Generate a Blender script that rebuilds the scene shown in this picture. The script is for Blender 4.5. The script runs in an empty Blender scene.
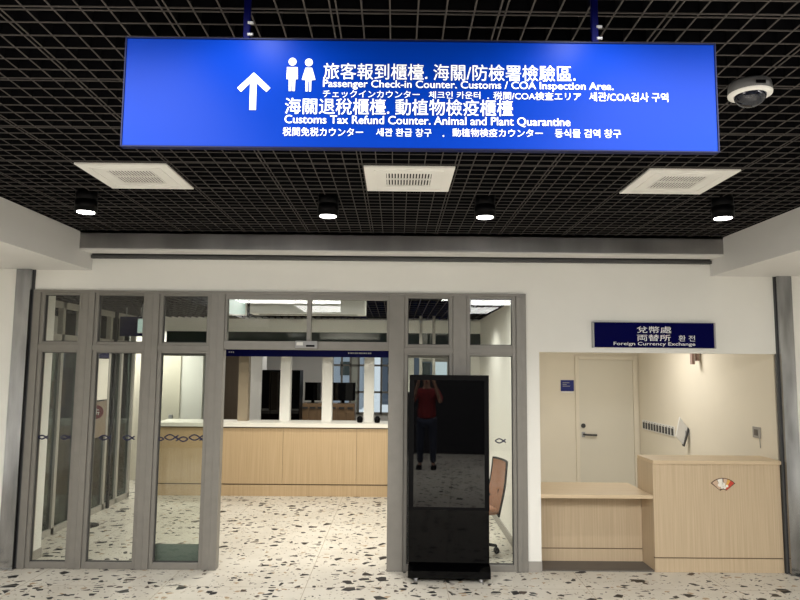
import bpy, bmesh, math, random
from mathutils import Vector, Matrix
random.seed(7)
C = bpy.context.scene.collection
SC = bpy.context.scene
PI = math.pi

# ------------------------------------------------------------------ camera, world, lights, exposure
cd = bpy.data.cameras.new('camera'); cam = bpy.data.objects.new('camera', cd); C.objects.link(cam)
F_PX, PITCH, ROLL, YAW = 669.85, 0.1005, 0.0087, 0.0053
cd.sensor_width = 36; cd.lens = F_PX * 36 / 800; cd.clip_start = 0.02; cd.clip_end = 200
fw = Vector((math.sin(YAW)*math.cos(PITCH), math.cos(YAW)*math.cos(PITCH), math.sin(PITCH)))
rt = Vector((math.cos(YAW), -math.sin(YAW), 0)); up = rt.cross(fw)
c_, s_ = math.cos(ROLL), math.sin(ROLL)
r2 = c_*rt + s_*up; u2 = -s_*rt + c_*up
m3 = Matrix((r2, u2, -fw)).transposed()
cam.matrix_world = Matrix.Translation((0, 0, 1.861)) @ m3.to_4x4()
SC.camera = cam

w = bpy.data.worlds.new('world'); SC.world = w; w.use_nodes = True
w.node_tree.nodes['Background'].inputs[0].default_value = (0.80, 0.90, 1.0, 1)
w.node_tree.nodes['Background'].inputs[1].default_value = 0.5

SC.view_settings.view_transform = 'Standard'; SC.view_settings.look = 'None'
SC.view_settings.gamma = 1; SC.view_settings.use_curve_mapping = False
SC.view_settings.exposure = 0.74

def area(name, loc, sx, sy, power, col=(1, .985, .955), rot=(0, 0, 0), spread=PI):
    l = bpy.data.lights.new(name, 'AREA'); l.shape = 'RECTANGLE'; l.size = sx; l.size_y = sy
    l.energy = power; l.color = col; l.spread = spread
    o = bpy.data.objects.new(name, l); C.objects.link(o); o.location = loc; o.rotation_euler = rot
    return o
def spot(name, loc, power, ang=110, blend=.8, col=(1, .95, .87), rot=(0, 0, 0), rad=.05):
    l = bpy.data.lights.new(name, 'SPOT'); l.energy = power; l.spot_size = math.radians(ang)
    l.spot_blend = blend; l.color = col; l.shadow_soft_size = rad
    o = bpy.data.objects.new(name, l); C.objects.link(o); o.location = loc; o.rotation_euler = rot
    return o
# hall: unseen fill lights added at ceiling height, over and behind the photographer
area('hall_fill_light', (-2.2, 0.9, 3.05), 2.8, 1.5, 185)
area('hall_fill_light', (2.2, 0.9, 3.05), 2.8, 1.5, 185)
area('hall_fill_light', (0.0, -1.0, 3.05), 4.0, 1.5, 150)
# lamps just in front of the hanging sign
spot('sign_downlight', (-.48, 1.84, 3.07), 9, 150, .6, (.9, .95, 1))
spot('sign_downlight', (.62, 1.84, 3.07), 9, 150, .6, (.9, .95, 1))
# lobby behind the glazing
for x in (-3.0, -2.0, -1.0, 0.0): spot('lobby_downlight', (x, 8.9, 2.57), 30, 130, .7, (1, .95, .83), rad=.05)
area('lobby_fill_light', (-.93, 7.40, 2.572), .85, .15, 26, (1, .95, .84))  # added lobby fill, kept out of view behind the box over the doorway
area('office_panel_light', (.75, 6.66, 2.572), .9, .2, 16, (1, .97, .88))
spot('office_downlight', (.75, 8.4, 2.57), 22, 140, .8, (1, .97, .88))
area('back_office_light', (-1.2, 12.0, 2.6), 2.5, .6, 14, (1, .96, .88))
spot('shop_light', (-4.3, 7.7, 2.5), 9, 150, .6, (.95, .97, 1))
area('counter_office_fill', (-4.0, 10.5, 2.5), .8, .4, 24, (1, .97, .88))  # unseen area light added to brighten the cream wall behind the counter
# exchange booth
area('booth_panel_light', (2.7, 8.3, 2.44), .9, .5, 16, (1, .97, .91))

# ------------------------------------------------------------------ helpers
def mat(name, col, rough=.6, metal=0, spec=.5, emit=None, es=1):
    m = bpy.data.materials.new(name); m.use_nodes = True
    b = m.node_tree.nodes['Principled BSDF']
    b.inputs['Base Color'].default_value = (*col, 1); b.inputs['Roughness'].default_value = rough
    b.inputs['Metallic'].default_value = metal; b.inputs['Specular IOR Level'].default_value = spec
    if emit:
        b.inputs['Emission Color'].default_value = (*emit, 1); b.inputs['Emission Strength'].default_value = es
    return m
def nodes(m): return m.node_tree.nodes, m.node_tree.links, m.node_tree.nodes['Principled BSDF']
def mottled(name, col, var=.06, scale=3, rough=.6, metal=0, stretch=(1, 1, 1), bump=0, spec=.5):
    m = mat(name, col, rough, metal, spec); n, l, b = nodes(m)
    tc = n.new('ShaderNodeTexCoord'); mp = n.new('ShaderNodeMapping'); mp.inputs['Scale'].default_value = stretch
    no = n.new('ShaderNodeTexNoise'); no.inputs['Scale'].default_value = scale; no.inputs['Detail'].default_value = 5
    rp = n.new('ShaderNodeValToRGB')
    rp.color_ramp.elements[0].position = .3; rp.color_ramp.elements[1].position = .7
    rp.color_ramp.elements[0].color = (*[c*(1-var) for c in col], 1)
    rp.color_ramp.elements[1].color = (*[min(1, c*(1+var)) for c in col], 1)
    l.new(tc.outputs['Object'], mp.inputs[0]); l.new(mp.outputs[0], no.inputs['Vector'])
    l.new(no.outputs['Fac'], rp.inputs[0]); l.new(rp.outputs[0], b.inputs['Base Color'])
    if bump:
        bp = n.new('ShaderNodeBump'); bp.inputs['Strength'].default_value = bump; bp.inputs['Distance'].default_value = .01
        l.new(no.outputs['Fac'], bp.inputs['Height']); l.new(bp.outputs[0], b.inputs['Normal'])
    return m
def wood(name, c1, c2, stretch=(90, 90, 1.6)):
    m = mottled(name, c1, 0, 1.0, .45, 0, stretch); n = m.node_tree.nodes
    rp = [x for x in n if x.type == 'VALTORGB'][0]
    rp.color_ramp.elements[0].color = (*c2, 1); rp.color_ramp.elements[1].color = (*c1, 1)
    return m
def glassy(name, tint=(.9, .96, .94), ior=1.5, boost=1.0):
    m = bpy.data.materials.new(name); m.use_nodes = True; n, l = m.node_tree.nodes, m.node_tree.links
    n.clear(); out = n.new('ShaderNodeOutputMaterial'); mx = n.new('ShaderNodeMixShader')
    tr = n.new('ShaderNodeBsdfTransparent'); tr.inputs[0].default_value = (*tint, 1)
    gl = n.new('ShaderNodeBsdfGlossy'); gl.inputs['Roughness'].default_value = .01
    fr = n.new('ShaderNodeFresnel'); fr.inputs[0].default_value = ior
    ml = n.new('ShaderNodeMath'); ml.operation = 'MULTIPLY'; ml.inputs[1].default_value = boost; ml.use_clamp = True
    l.new(fr.outputs[0], ml.inputs[0]); l.new(ml.outputs[0], mx.inputs[0])
    l.new(tr.outputs[0], mx.inputs[1]); l.new(gl.outputs[0], mx.inputs[2]); l.new(mx.outputs[0], out.inputs[0])
    return m

class MB:
    """collects shapes and links them as ONE mesh object"""
    def __init__(s): s.bm = bmesh.new(); s.mi = 0
    def _fin(s, vs):
        fs = set()
        for v in vs:
            for f in v.link_faces: fs.add(f)
        for f in fs: f.material_index = s.mi
    def box(s, x0, x1, y0, y1, z0, z1, bev=0):
        r = bmesh.ops.create_cube(s.bm, size=1); vs = r['verts']
        for v in vs:
            v.co = Vector((x0 + (v.co.x+.5)*(x1-x0), y0 + (v.co.y+.5)*(y1-y0), z0 + (v.co.z+.5)*(z1-z0)))
        s._fin(vs)
        if bev:
            es = list({e for v in vs for e in v.link_edges})
            q = bmesh.ops.bevel(s.bm, geom=es, offset=bev, segments=2, affect='EDGES', profile=.5)
            for f in q['faces']: f.material_index = s.mi
        return s
    def prism(s, pts, axis, a0, a1):
        """extrude 2-D polygon pts along axis from a0 to a1"""
        def P(u, v, a):
            return {'y': (u, a, v), 'x': (a, u, v), 'z': (u, v, a)}[axis]
        A = [s.bm.verts.new(P(u, v, a0)) for u, v in pts]; B = [s.bm.verts.new(P(u, v, a1)) for u, v in pts]
        n = len(pts); fs = [s.bm.faces.new(A), s.bm.faces.new(B[::-1])]
        for i in range(n): fs.append(s.bm.faces.new((A[i], B[i], B[(i+1) % n], A[(i+1) % n])))
        for f in fs: f.material_index = s.mi
        return s
    def lathe(s, prof, cx=0, cy=0, seg=32, cap=True):
        rings = []
        for r, z in prof:
            rings.append([s.bm.verts.new((cx+r*math.cos(2*PI*i/seg), cy+r*math.sin(2*PI*i/seg), z)) for i in range(seg)])
        for a, b in zip(rings, rings[1:]):
            for i in range(seg):
                f = s.bm.faces.new((a[i], a[(i+1) % seg], b[(i+1) % seg], b[i])); f.smooth = True; f.material_index = s.mi
        if cap:
            for rg in (rings[0][::-1], rings[-1]):
                f = s.bm.faces.new(rg); f.material_index = s.mi
        return s
    def tube(s, pts, r, seg=10, cap=True):
        pts = [Vector(p) for p in pts]; rings = []
        rr = r if isinstance(r, (list, tuple)) else [r]*len(pts)
        for i, p in enumerate(pts):
            d = (pts[min(i+1, len(pts)-1)] - pts[max(i-1, 0)]).normalized()
            a = d.orthogonal().normalized() if i == 0 else (a - d*a.dot(d)).normalized()
            b = d.cross(a)
            rings.append([s.bm.verts.new(p + rr[i]*(math.cos(2*PI*k/seg)*a + math.sin(2*PI*k/seg)*b)) for k in range(seg)])
        for a_, b_ in zip(rings, rings[1:]):
            for i in range(seg):
                f = s.bm.faces.new((a_[i], a_[(i+1) % seg], b_[(i+1) % seg], b_[i])); f.smooth = True; f.material_index = s.mi
        if cap:
            for rg in (rings[0][::-1], rings[-1]):
                f = s.bm.faces.new(rg); f.material_index = s.mi
        return s
    def build(s, name, m, parent=None, loc=None, rot=None, bevel=0):
        bmesh.ops.recalc_face_normals(s.bm, faces=s.bm.faces)
        me = bpy.data.meshes.new(name); s.bm.to_mesh(me); s.bm.free()
        for q in (m if isinstance(m, (list, tuple)) else [m]): me.materials.append(q)
        o = bpy.data.objects.new(name, me); C.objects.link(o)
        if parent: o.parent = parent
        if loc: o.location = loc
        if rot: o.rotation_euler = rot
        if bevel:
            b = o.modifiers.new('bevel', 'BEVEL'); b.width = bevel; b.segments = 2; b.limit_method = 'ANGLE'
        return o
def tag(o, label=None, cat=None, group=None, kind=None):
    if label: o['label'] = label
    if cat: o['category'] = cat
    if group: o['group'] = group
    if kind: o['kind'] = kind
    return o
def struct(o): o['kind'] = 'structure'; return o
def empty(name, loc, rz=0):
    o = bpy.data.objects.new(name, None); C.objects.link(o); o.location = loc; o.rotation_euler = (0, 0, rz)
    o.empty_display_size = .1
    return o
def copy_tree(o, parent=None):
    c = o.copy(); C.objects.link(c); c.parent = parent
    for ch in [x for x in list(bpy.data.objects) if x.parent == o]: copy_tree(ch, c)
    return c
def text(name, body, x0, x1, z0, z1, y, m, parent=None, bold=0, depth=.001):
    """lettering fitted into x0..x1, z0..z1 on a plane facing -y (parent-space)"""
    cu = bpy.data.curves.new(name, 'FONT'); cu.body = body; cu.size = 1; cu.extrude = 0
    cu.resolution_u = 4
    t = bpy.data.objects.new(name, cu); C.objects.link(t)
    bpy.context.view_layer.update()
    me = bpy.data.meshes.new_from_object(t.evaluated_get(bpy.context.evaluated_depsgraph_get()))
    bpy.data.objects.remove(t)
    xs = [v.co.x for v in me.vertices]; ys = [v.co.y for v in me.vertices]
    ax, bx, ay, by = min(xs), max(xs), min(ys), max(ys)
    for v in me.vertices:
        v.co = Vector((x0 + (v.co.x-ax)/(bx-ax)*(x1-x0), y, z0 + (v.co.y-ay)/(by-ay)*(z1-z0)))
    if bold:     # heavier strokes: the same glyphs again, shifted by a fraction of a stroke
        h = (z1-z0)*bold; B = bmesh.new(); k = 0
        for dx, dz in ((-h, 0), (h, 0), (0, h*.7), (0, -h*.7)):
            k += 1
            for v in me.vertices: v.co += Vector((dx, -.00004*k, dz))
            B.from_mesh(me)
            for v in me.vertices: v.co -= Vector((dx, -.00004*k, dz))
        B.to_mesh(me); B.free()
    me.materials.clear(); me.materials.append(m)
    o = bpy.data.objects.new(name, me); C.objects.link(o)
    if parent: o.parent = parent
    return o

# ------------------------------------------------------------------ materials
M = {}
M['wall'] = mottled('cream_wall_paint', (.84, .83, .785), .03, 1.5, .65)
M['wall2'] = mottled('booth_wall_paint', (.76, .70, .58), .03, 1.2, .7)
M['soffit'] = mottled('beam_paint', (.72, .71, .69), .02, 1.5, .6)
M['frame'] = mottled('grey_powder_coat', (.235, .222, .20), .04, 12, .42, .25)
M['frame_dk'] = mat('dark_gasket', (.05, .05, .05), .6)
M['steel'] = mottled('brushed_steel', (.33, .335, .35), .4, 2.2, .16, 1, (3, 3, .6))
M['band'] = mottled('brushed_steel_band', (.36, .35, .345), .35, 1.4, .34, .85, (1.2, 1, .2))
M['track'] = mat('shutter_track_metal', (.10, .10, .10), .5, .6)
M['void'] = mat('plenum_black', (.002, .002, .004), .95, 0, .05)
M['blade'] = mat('grid_blade_shaded', (.0035, .0035, .0045), .9, 0, .08)  # near-black colour carries the shade on the sides of the grid
M['lip'] = mat('grid_lip_lit', (.070, .063, .060), .8, 0, .1)  # lighter colour for the grid's bottom faces, as if lit from below
M['black'] = mat('black_plastic', (.002, .002, .0024), .4, 0, .08)
M['blackgloss'] = mat('black_glass', (.0008, .0008, .001), .02, 0, .42)
M['bodygloss'] = mat('black_gloss_body', (.0006, .0006, .0008), .06, 0, .14)
M['blue'] = mottled('sign_blue', (.0, .025, .25), .02, 1, .34, 0, (1, 1, 1), 0, .05)
M['bluedk'] = mat('sign_edge_blue', (.001, .004, .04), .5, 0, .15)
M['navy'] = mat('navy_sign', (.001, .0015, .045), .5, 0, .06)
M['navy2'] = mat('navy_sign_deep', (.0005, .0008, .055), .5, 0, .04)
M['white'] = mat('white_lettering', (.85, .85, .85), .6)
M['whitep'] = mottled('white_plastic', (.78, .77, .74), .02, 4, .5)
M['greyp'] = mat('grey_plastic', (.36, .36, .37), .5)
M['lens'] = mat('dome_lens', (.01, .012, .02), .05)
M['oak'] = wood('oak_laminate', (.60, .475, .325), (.50, .385, .25))
M['oak2'] = wood('lobby_oak_laminate', (.58, .425, .255), (.49, .345, .195), (60, 60, 1.2))
M['oaktop'] = wood('oak_top', (.66, .52, .35), (.58, .45, .29), (2, 60, 60))
M['oakdk'] = mat('dark_joint', (.16, .11, .065), .7)
M['kick'] = mat('grey_kick', (.12, .105, .09), .7)
M['ctop'] = mat('white_counter_top', (.85, .82, .74), .4)
M['base'] = mat('grey_skirting', (.33, .31, .28), .5)
M['emit'] = mat('lamp_face', (1, 1, 1), .5, 0, .5, (1, .97, .92), 4)
M['litgreen'] = mat('lit_pale_face', (.4, .5, .45), .5, 0, .5, (.72, .95, .84), .22)
M['glass'] = glassy('pane_glass', (.95, .965, .95), 1.5, .85)
M['gedge'] = mat('green_glass_band', (.17, .215, .18), .25)
M['dglass'] = mat('dark_partition_glass', (.020, .028, .024), .04, 0, .6)
M['door'] = mottled('cream_door', (.70, .66, .56), .02, 1, .5)
M['orange'] = mottled('tan_orange_mesh', (.27, .115, .055), .12, 60, .8, 0, (1, 1, 1), .3)
M['cardboard'] = mat('orange_carton', (.62, .25, .11), .7)
M['red'] = mat('red_sticker', (.15, .006, .008), .5)
M['dark'] = mat('dark_wall', (.02, .02, .022), .8, 0, .2)
M['decal'] = mat('navy_decal', (.006, .008, .05), .5)

def terrazzo():
    m = mat('terrazzo', (.8, .77, .7), .3, 0, .14); n, l, b = nodes(m)
    tc = n.new('ShaderNodeTexCoord')
    base = n.new('ShaderNodeTexNoise'); base.inputs['Scale'].default_value = 1.7; base.inputs['Detail'].default_value = 6
    l.new(tc.outputs['Object'], base.inputs['Vector'])
    rb = n.new('ShaderNodeValToRGB'); rb.color_ramp.elements[0].position = .3; rb.color_ramp.elements[1].position = .72
    rb.color_ramp.elements[0].color = (.56, .525, .455, 1); rb.color_ramp.elements[1].color = (.66, .63, .56, 1)
    l.new(base.outputs['Fac'], rb.inputs[0]); cur = rb.outputs[0]
    # fine distortion of the coordinates so chips are ragged
    dn = n.new('ShaderNodeTexNoise'); dn.inputs['Scale'].default_value = 14; dn.inputs['Detail'].default_value = 3
    l.new(tc.outputs['Object'], dn.inputs['Vector'])
    sub = n.new('ShaderNodeVectorMath'); sub.operation = 'SUBTRACT'; sub.inputs[1].default_value = (.5, .5, .5)
    sc = n.new('ShaderNodeVectorMath'); sc.operation = 'SCALE'; sc.inputs['Scale'].default_value = .022
    ad = n.new('ShaderNodeVectorMath'); ad.operation = 'ADD'
    l.new(dn.outputs['Color'], sub.inputs[0]); l.new(sub.outputs[0], sc.inputs[0]); l.new(sc.outputs[0], ad.inputs[0])
    l.new(tc.outputs['Object'], ad.inputs[1])
    layers = [(44, .16, .12, [(.30, .25, .20), (.05, .05, .05)], (0, 0)), (17, .17, .09, [(.40, .29, .18), (.33, .30, .27)], (3, 7)),
              (14, .17, .20, [(.008, .008, .012), (.06, .04, .03)], (11, 2)), (7.4, .24, .30, [(.006, .006, .009), (.01, .01, .01)], (5, 9))]
    for scale, edge, prob, cols, off in layers:
        mp = n.new('ShaderNodeMapping'); mp.inputs['Location'].default_value = (off[0], off[1], 0)
        mp.inputs['Scale'].default_value = (.95, 1.05, 1)
        l.new(ad.outputs[0], mp.inputs[0])
        v1 = n.new('ShaderNodeTexVoronoi'); v1.voronoi_dimensions = '2D'; v1.inputs['Scale'].default_value = scale
        v2 = n.new('ShaderNodeTexVoronoi'); v2.voronoi_dimensions = '2D'; v2.feature = 'DISTANCE_TO_EDGE'; v2.inputs['Scale'].default_value = scale
        l.new(mp.outputs[0], v1.inputs['Vector']); l.new(mp.outputs[0], v2.inputs['Vector'])
        sp = n.new('ShaderNodeSeparateColor'); l.new(v1.outputs['Color'], sp.inputs[0])
        a = n.new('ShaderNodeMath'); a.operation = 'LESS_THAN'; a.inputs[1].default_value = prob; l.new(sp.outputs[0], a.inputs[0])
        # chip edge distance varies per cell
        e = n.new('ShaderNodeMath'); e.operation = 'MULTIPLY_ADD'; e.inputs[1].default_value = .16; e.inputs[2].default_value = edge
        l.new(sp.outputs[1], e.inputs[0])
        g = n.new('ShaderNodeMath'); g.operation = 'GREATER_THAN'; l.new(v2.outputs['Distance'], g.inputs[0]); l.new(e.outputs[0], g.inputs[1])
        k = n.new('ShaderNodeMath'); k.operation = 'MULTIPLY'; l.new(a.outputs[0], k.inputs[0]); l.new(g.outputs[0], k.inputs[1])
        t = n.new('ShaderNodeMath'); t.operation = 'GREATER_THAN'; t.inputs[1].default_value = .72; l.new(sp.outputs[2], t.inputs[0])
        cm = n.new('ShaderNodeMix'); cm.data_type = 'RGBA'; cm.inputs[6].default_value = (*cols[0], 1); cm.inputs[7].default_value = (*cols[1], 1)
        l.new(t.outputs[0], cm.inputs[0])
        mx = n.new('ShaderNodeMix'); mx.data_type = 'RGBA'; l.new(k.outputs[0], mx.inputs[0]); l.new(cur, mx.inputs[6]); l.new(cm.outputs[2], mx.inputs[7])
        cur = mx.outputs[2]
    # tile joints
    br = n.new('ShaderNodeTexBrick'); br.offset = 0; br.inputs['Scale'].default_value = 1
    br.inputs['Brick Width'].default_value = 1.2; br.inputs['Row Height'].default_value = 1.2
    br.inputs['Mortar Size'].default_value = .0035; br.inputs['Mortar Smooth'].default_value = .3
    mp = n.new('ShaderNodeMapping'); mp.inputs['Location'].default_value = (.75, .1, 0)
    l.new(tc.outputs['Object'], mp.inputs[0]); l.new(mp.outputs[0], br.inputs['Vector'])
    mx = n.new('ShaderNodeMix'); mx.data_type = 'RGBA'; mx.inputs[7].default_value = (.40, .35, .28, 1)
    l.new(br.outputs['Fac'], mx.inputs[0]); l.new(cur, mx.inputs[6]); l.new(mx.outputs[2], b.inputs['Base Color'])
    return m
M['terrazzo'] = terrazzo()

# ------------------------------------------------------------------ structure
D = 6.374            # plane of the glazed front
ZC = 3.09            # underside of the ceiling grid
XL, XR = -2.92, 3.02 # inner faces of the two beams
struct(MB().box(-6, 6.2, -2.6, 15, -.1, 0).build('floor', M['terrazzo']))
# open cell ceiling grid
g = MB(); mod = .586; cell = mod/6; vx0 = -1.972; vy0 = 3.988
def strip_x(x):
    g.mi = 1; g.box(x-.0028, x+.0028, 1.3, 6.1, ZC, ZC+.003)
    g.mi = 0; g.box(x-.0018, x+.0018, 1.3, 6.1, ZC+.003, ZC+.05)
def strip_y(y):
    g.mi = 1; g.box(XL-.6, XR+.6, y-.0028, y+.0028, ZC-.0008, ZC+.003)
    g.mi = 0; g.box(XL-.6, XR+.6, y-.0018, y+.0018, ZC+.003, ZC+.05)
i = -14
while vx0 - .013 + i*cell < XR+.5:
    x = vx0 - .013 + i*cell
    if x > XL-.5:
        if i % 6 == 0: strip_x(x-.011); strip_x(x+.011)
        else: strip_x(x)
    i += 1
for j in range(-27, 22):
    y = vy0 - .013 + j*cell
    if not 1.35 < y < 6.08: continue
    if j % 6 == 0: strip_y(y-.011); strip_y(y+.011)
    else: strip_y(y)
struct(g.build('ceiling', [M['blade'], M['lip']]))
for nm, x in (('trim_black_sheet_left', XL), ('trim_black_sheet_right', XR-.004)): struct(MB().box(x, x+.004, -2.6, 6.1, ZC-.004, 3.5).build(nm, M['void']))  # black sheets added to keep the beam faces above the grid dark
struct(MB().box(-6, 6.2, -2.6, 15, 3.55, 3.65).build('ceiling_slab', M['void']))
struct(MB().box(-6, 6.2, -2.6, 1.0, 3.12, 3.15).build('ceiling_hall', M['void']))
# hall shell
struct(MB().box(-6, -5.9, -2.6, 15, 0, 3.6).build('wall_left', M['wall']))
struct(MB().box(6.1, 6.2, -2.6, 15, 0, 3.6).build('wall_right', M['wall']))
struct(MB().box(-6, 6.2, -2.7, -2.6, 0, 3.6).build('wall_rear', M['dark']))
# side beams (face + white soffit), running away from the camera
struct(MB().box(-5.9, XL, -2.6, D, 2.762, 3.5).build('trim_beam_left', M['soffit']))
struct(MB().box(XR, 6.1, -2.6, D, 2.762, 3.5).build('trim_beam_right', M['soffit']))
# header wall over the glazing, cut for the exchange booth
BX0, BX1, BZ = 1.36, 3.62, 2.02
h = MB(); h.box(-3.6, 3.75, D, D+.12, 2.57, 2.875)
h.box(1.235, 3.75, D, D+.12, BZ, 2.57); h.box(1.235, BX0, D, D+.12, 0, BZ)
struct(h.build('wall_front', M['wall']))
struct(MB().box(1.233, BX0+.004, D-.005, D+.12, 0, .095).build('baseboard_front', M['base']))
struct(MB().box(-3.6, 3.75, D+.02, D+.12, 2.875, 3.5).build('wall_front_upper', M['dark']))
# steel band in front of the shutter slot, light lip and track below it
b = MB(); b.box(XL, XR, 6.1, 6.13, 2.93, 3.092); b.box(XL, XR, 6.1, 6.3, 3.07, 3.092)
struct(b.build('trim_steel_band', M['band']))
struct(MB().box(XL, XR, 6.1, 6.31, 2.916, 2.93).build('trim_band_lip', M['soffit']))
b = MB(); b.box(XL, XR, 6.335, 6.372, 2.876, 2.905)
b.box(XL, XR, 6.36, 6.39, 2.905, 2.93)
for x in [XL+.35+.5*k for k in range(12)]: b.box(x-.006, x+.006, 6.33, 6.336, 2.884, 2.896)
struct(b.build('trim_shutter_track', M['track']))
# piers and steel guide channels either side
struct(MB().box(-5.9, -3.605, 6.33, 6.45, 0, 2.762).build('wall_pier_left', M['wall']))
struct(MB().box(3.765, 6.1, 6.33, 6.45, 0, 2.762).build('wall_pier_right', M['wall']))
for nm, a0, a1, i0, i1 in (('trim_guide_left', -3.605, -3.468, -3.468, -3.451), ('trim_guide_right', 3.634, 3.765, 3.618, 3.634)):
    b = MB(); b.mi = 0; b.box(a0, a1, 6.315, 6.375, .012, 2.762); b.mi = 1; b.box(i0, i1, 6.37, 6.40, 0, 2.762)
    b.mi = 0; b.box(a0-.01, a1+.01, 6.305, 6.385, 0, .012)
    struct(b.build(nm, [M['steel'], M['track']]))

# ------------------------------------------------------------------ glazed front
YG0, YG1 = 6.352, 6.452
def fish(mb, cx, z, y, s=.1, flip=1):
    """outline fish: two arcs crossing at the tail"""
    n = 14
    for sg in (1, -1):
        pts = []
        for k in range(n+1):
            t = k/n; u = -.5 + t*1.0
            v = .19*math.sin(PI*min(1, t/.78)) if t < .78 else -.19*(t-.78)/.22*.8
            pts.append((cx + flip*u*s, y, z + sg*v*s))
        mb.tube(pts, .0062, 6)
for k, (a, b_) in enumerate([(-3.451, -3.385), (-2.985, -2.87), (-2.375, -2.255), (-1.765, -1.63), (-.069, .077), (.54, .668), (1.14, 1.235)]):
    q = MB(); q.box(a, b_, YG0, YG1, 0, 2.545, .004)
    c = (a+b_)/2
    if b_-a > .08: q.box(c-.004, c+.004, YG0-.003, YG0+.01, .0, 2.54)
    struct(q.build('trim_%d' % (k+1), M['frame']))
struct(MB().box(-3.451, 1.235, YG0+.002, YG1, 2.545, 2.57).build('trim_8', M['frame']))
bays = [(-3.385, -2.985, [(-3.30, .09), (-3.09, .09)]), (-2.87, -2.375, [(-2.72, .11), (-2.50, .11)]),
        (-2.255, -1.765, [(-2.205, .07), (-2.10, .13), (-2.0, .11), (-1.87, .13), (-1.80, .07)]),
        (.077, .54, []), (.668, 1.14, [(.99, .10)])]
for k, (a, b_, fs) in enumerate(bays):
    q = MB(); s = .035
    for z0, z1 in ((0.0, 2.00), (2.05, 2.545)):
        bt = .06 if z0 == 0 else .03
        q.box(a, a+s, YG0+.018, YG1-.01, z0, z1, .003); q.box(b_-s, b_, YG0+.018, YG1-.01, z0, z1, .003)
        q.box(a+s, b_-s, YG0+.018, YG1-.01, z0, z0+bt, .003); q.box(a+s, b_-s, YG0+.018, YG1-.01, z1-.022, z1, .003)
    q.box(a, b_, YG0+.006, YG1-.005, 2.0, 2.05)
    wdw = struct(q.build('window_%d' % (k+1), M['frame']))
    for z0, z1, nm in ((.06, 1.978, 'lower_pane'), (2.08, 2.523, 'upper_pane')):
        p = MB().box(a+s, b_-s, 6.40, 6.408, z0, z1).build(nm, M['glass'], wdw)
        gk = MB()
        for (u0, u1, w0, w1) in ((a+s, a+s+.006, z0, z1), (b_-s-.006, b_-s, z0, z1), (a+s, b_-s, z0, z0+.006), (a+s, b_-s, z1-.006, z1)):
            gk.box(u0, u1, 6.392, 6.416, w0, w1)
        gk.build('gasket', M['frame_dk'], wdw)
        if nm == 'lower_pane' and fs:
            fm = MB()
            for ii, (fx, fsz) in enumerate(fs): fish(fm, fx, 1.183 + (.008 if ii % 2 else -.008)*(len(fs) > 2), 6.396, fsz, 1 if len(fs) < 3 or ii % 2 else -1)
            o = fm.build('fish_decal', M['decal'], p); o['label'] = 'navy fish outline decals'
# fanlight over the sliding doors
q = MB(); a, b_ = -1.63, -.069
q.box(a, b_, YG0+.006, YG1, 2.02, 2.10, .003)
q.box(a, b_, YG0+.018, YG1-.01, 2.50, 2.545); q.box(-.851, -.812, YG0+.018, YG1-.01, 2.10, 2.50)
q.box(a, a+.02, YG0+.018, YG1-.01, 2.10, 2.5); q.box(b_-.02, b_, YG0+.018, YG1-.01, 2.10, 2.5)
wdw = struct(q.build('window_6', M['frame']))
MB().box(a+.02, -.851, 6.40, 6.408, 2.10, 2.50).build('pane', M['glass'], wdw)
MB().box(-.812, b_-.02, 6.40, 6.408, 2.10, 2.50).build('pane', M['glass'], wdw)
# automatic door sensor on the head rail
sn = empty('door_sensor', (-.845, 6.352, 2.035))
tag(sn, 'small silver motion sensor box on the rail over the open doorway', 'sensor')
MB().box(-.105, .105, -.045, 0, 0, .068, .008).build('housing', M['greyp'], sn)
o = MB().box(-.09, -.03, -.048, -.044, .025, .055).build('status_window', M['whitep'], sn)
MB().box(.0, .08, -.048, -.044, .012, .03).build('lens', M['black'], sn)
# parked sliding leaves behind the fixed panes
for k, (a, b_) in enumerate([(-2.31, -1.665), (-.035, .56)]):
    q = MB()
    q.box(a, a+.03, 6.50, 6.535, .01, 2.0); q.box(b_-.03, b_, 6.50, 6.535, .01, 2.0); q.box(a, b_, 6.50, 6.535, 1.955, 2.0)
    dr = struct(q.build('door_%d' % (k+1), M['frame']))
    MB().box(a+.03, b_-.03, 6.512, 6.520, .19, 1.955).build('pane', M['glass'], dr)
    MB().box(a+.03, b_-.03, 6.508, 6.524, .01, .19).build('kick_plate', M['gedge'], dr)
    if k == 1:
        MB().box(.105, .14, 6.44, 6.49, .06, 1.63, .012).build('edge_guard', M['frame_dk'], dr)

# ------------------------------------------------------------------ lobby shell
struct(MB().box(-3.9, 1.25, 9.9, 10.05, 2.37, 2.56).build('wall_bulkhead', M['wall']))
struct(MB().box(-3.4, 1.25, 9.95, 10.05, 2.12, 2.37).build('trim_bulkhead_glass', M['dglass']))
g = MB()
x = -5.8
while x < 1.25:
    g.mi = 1; g.box(x-.003, x+.003, 6.5, 10.0, 2.575, 2.578); g.mi = 0; g.box(x-.003, x+.003, 6.5, 10.0, 2.578, 2.63); x += cell
y = 6.55
while y < 9.9:
    g.mi = 1; g.box(-5.85, 1.25, y-.003, y+.003, 2.5745, 2.578); g.mi = 0; g.box(-5.85, 1.25, y-.003, y+.003, 2.578, 2.63); y += cell*3
struct(g.build('ceiling_lobby', [M['blade'], M['lip']]))
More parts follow.
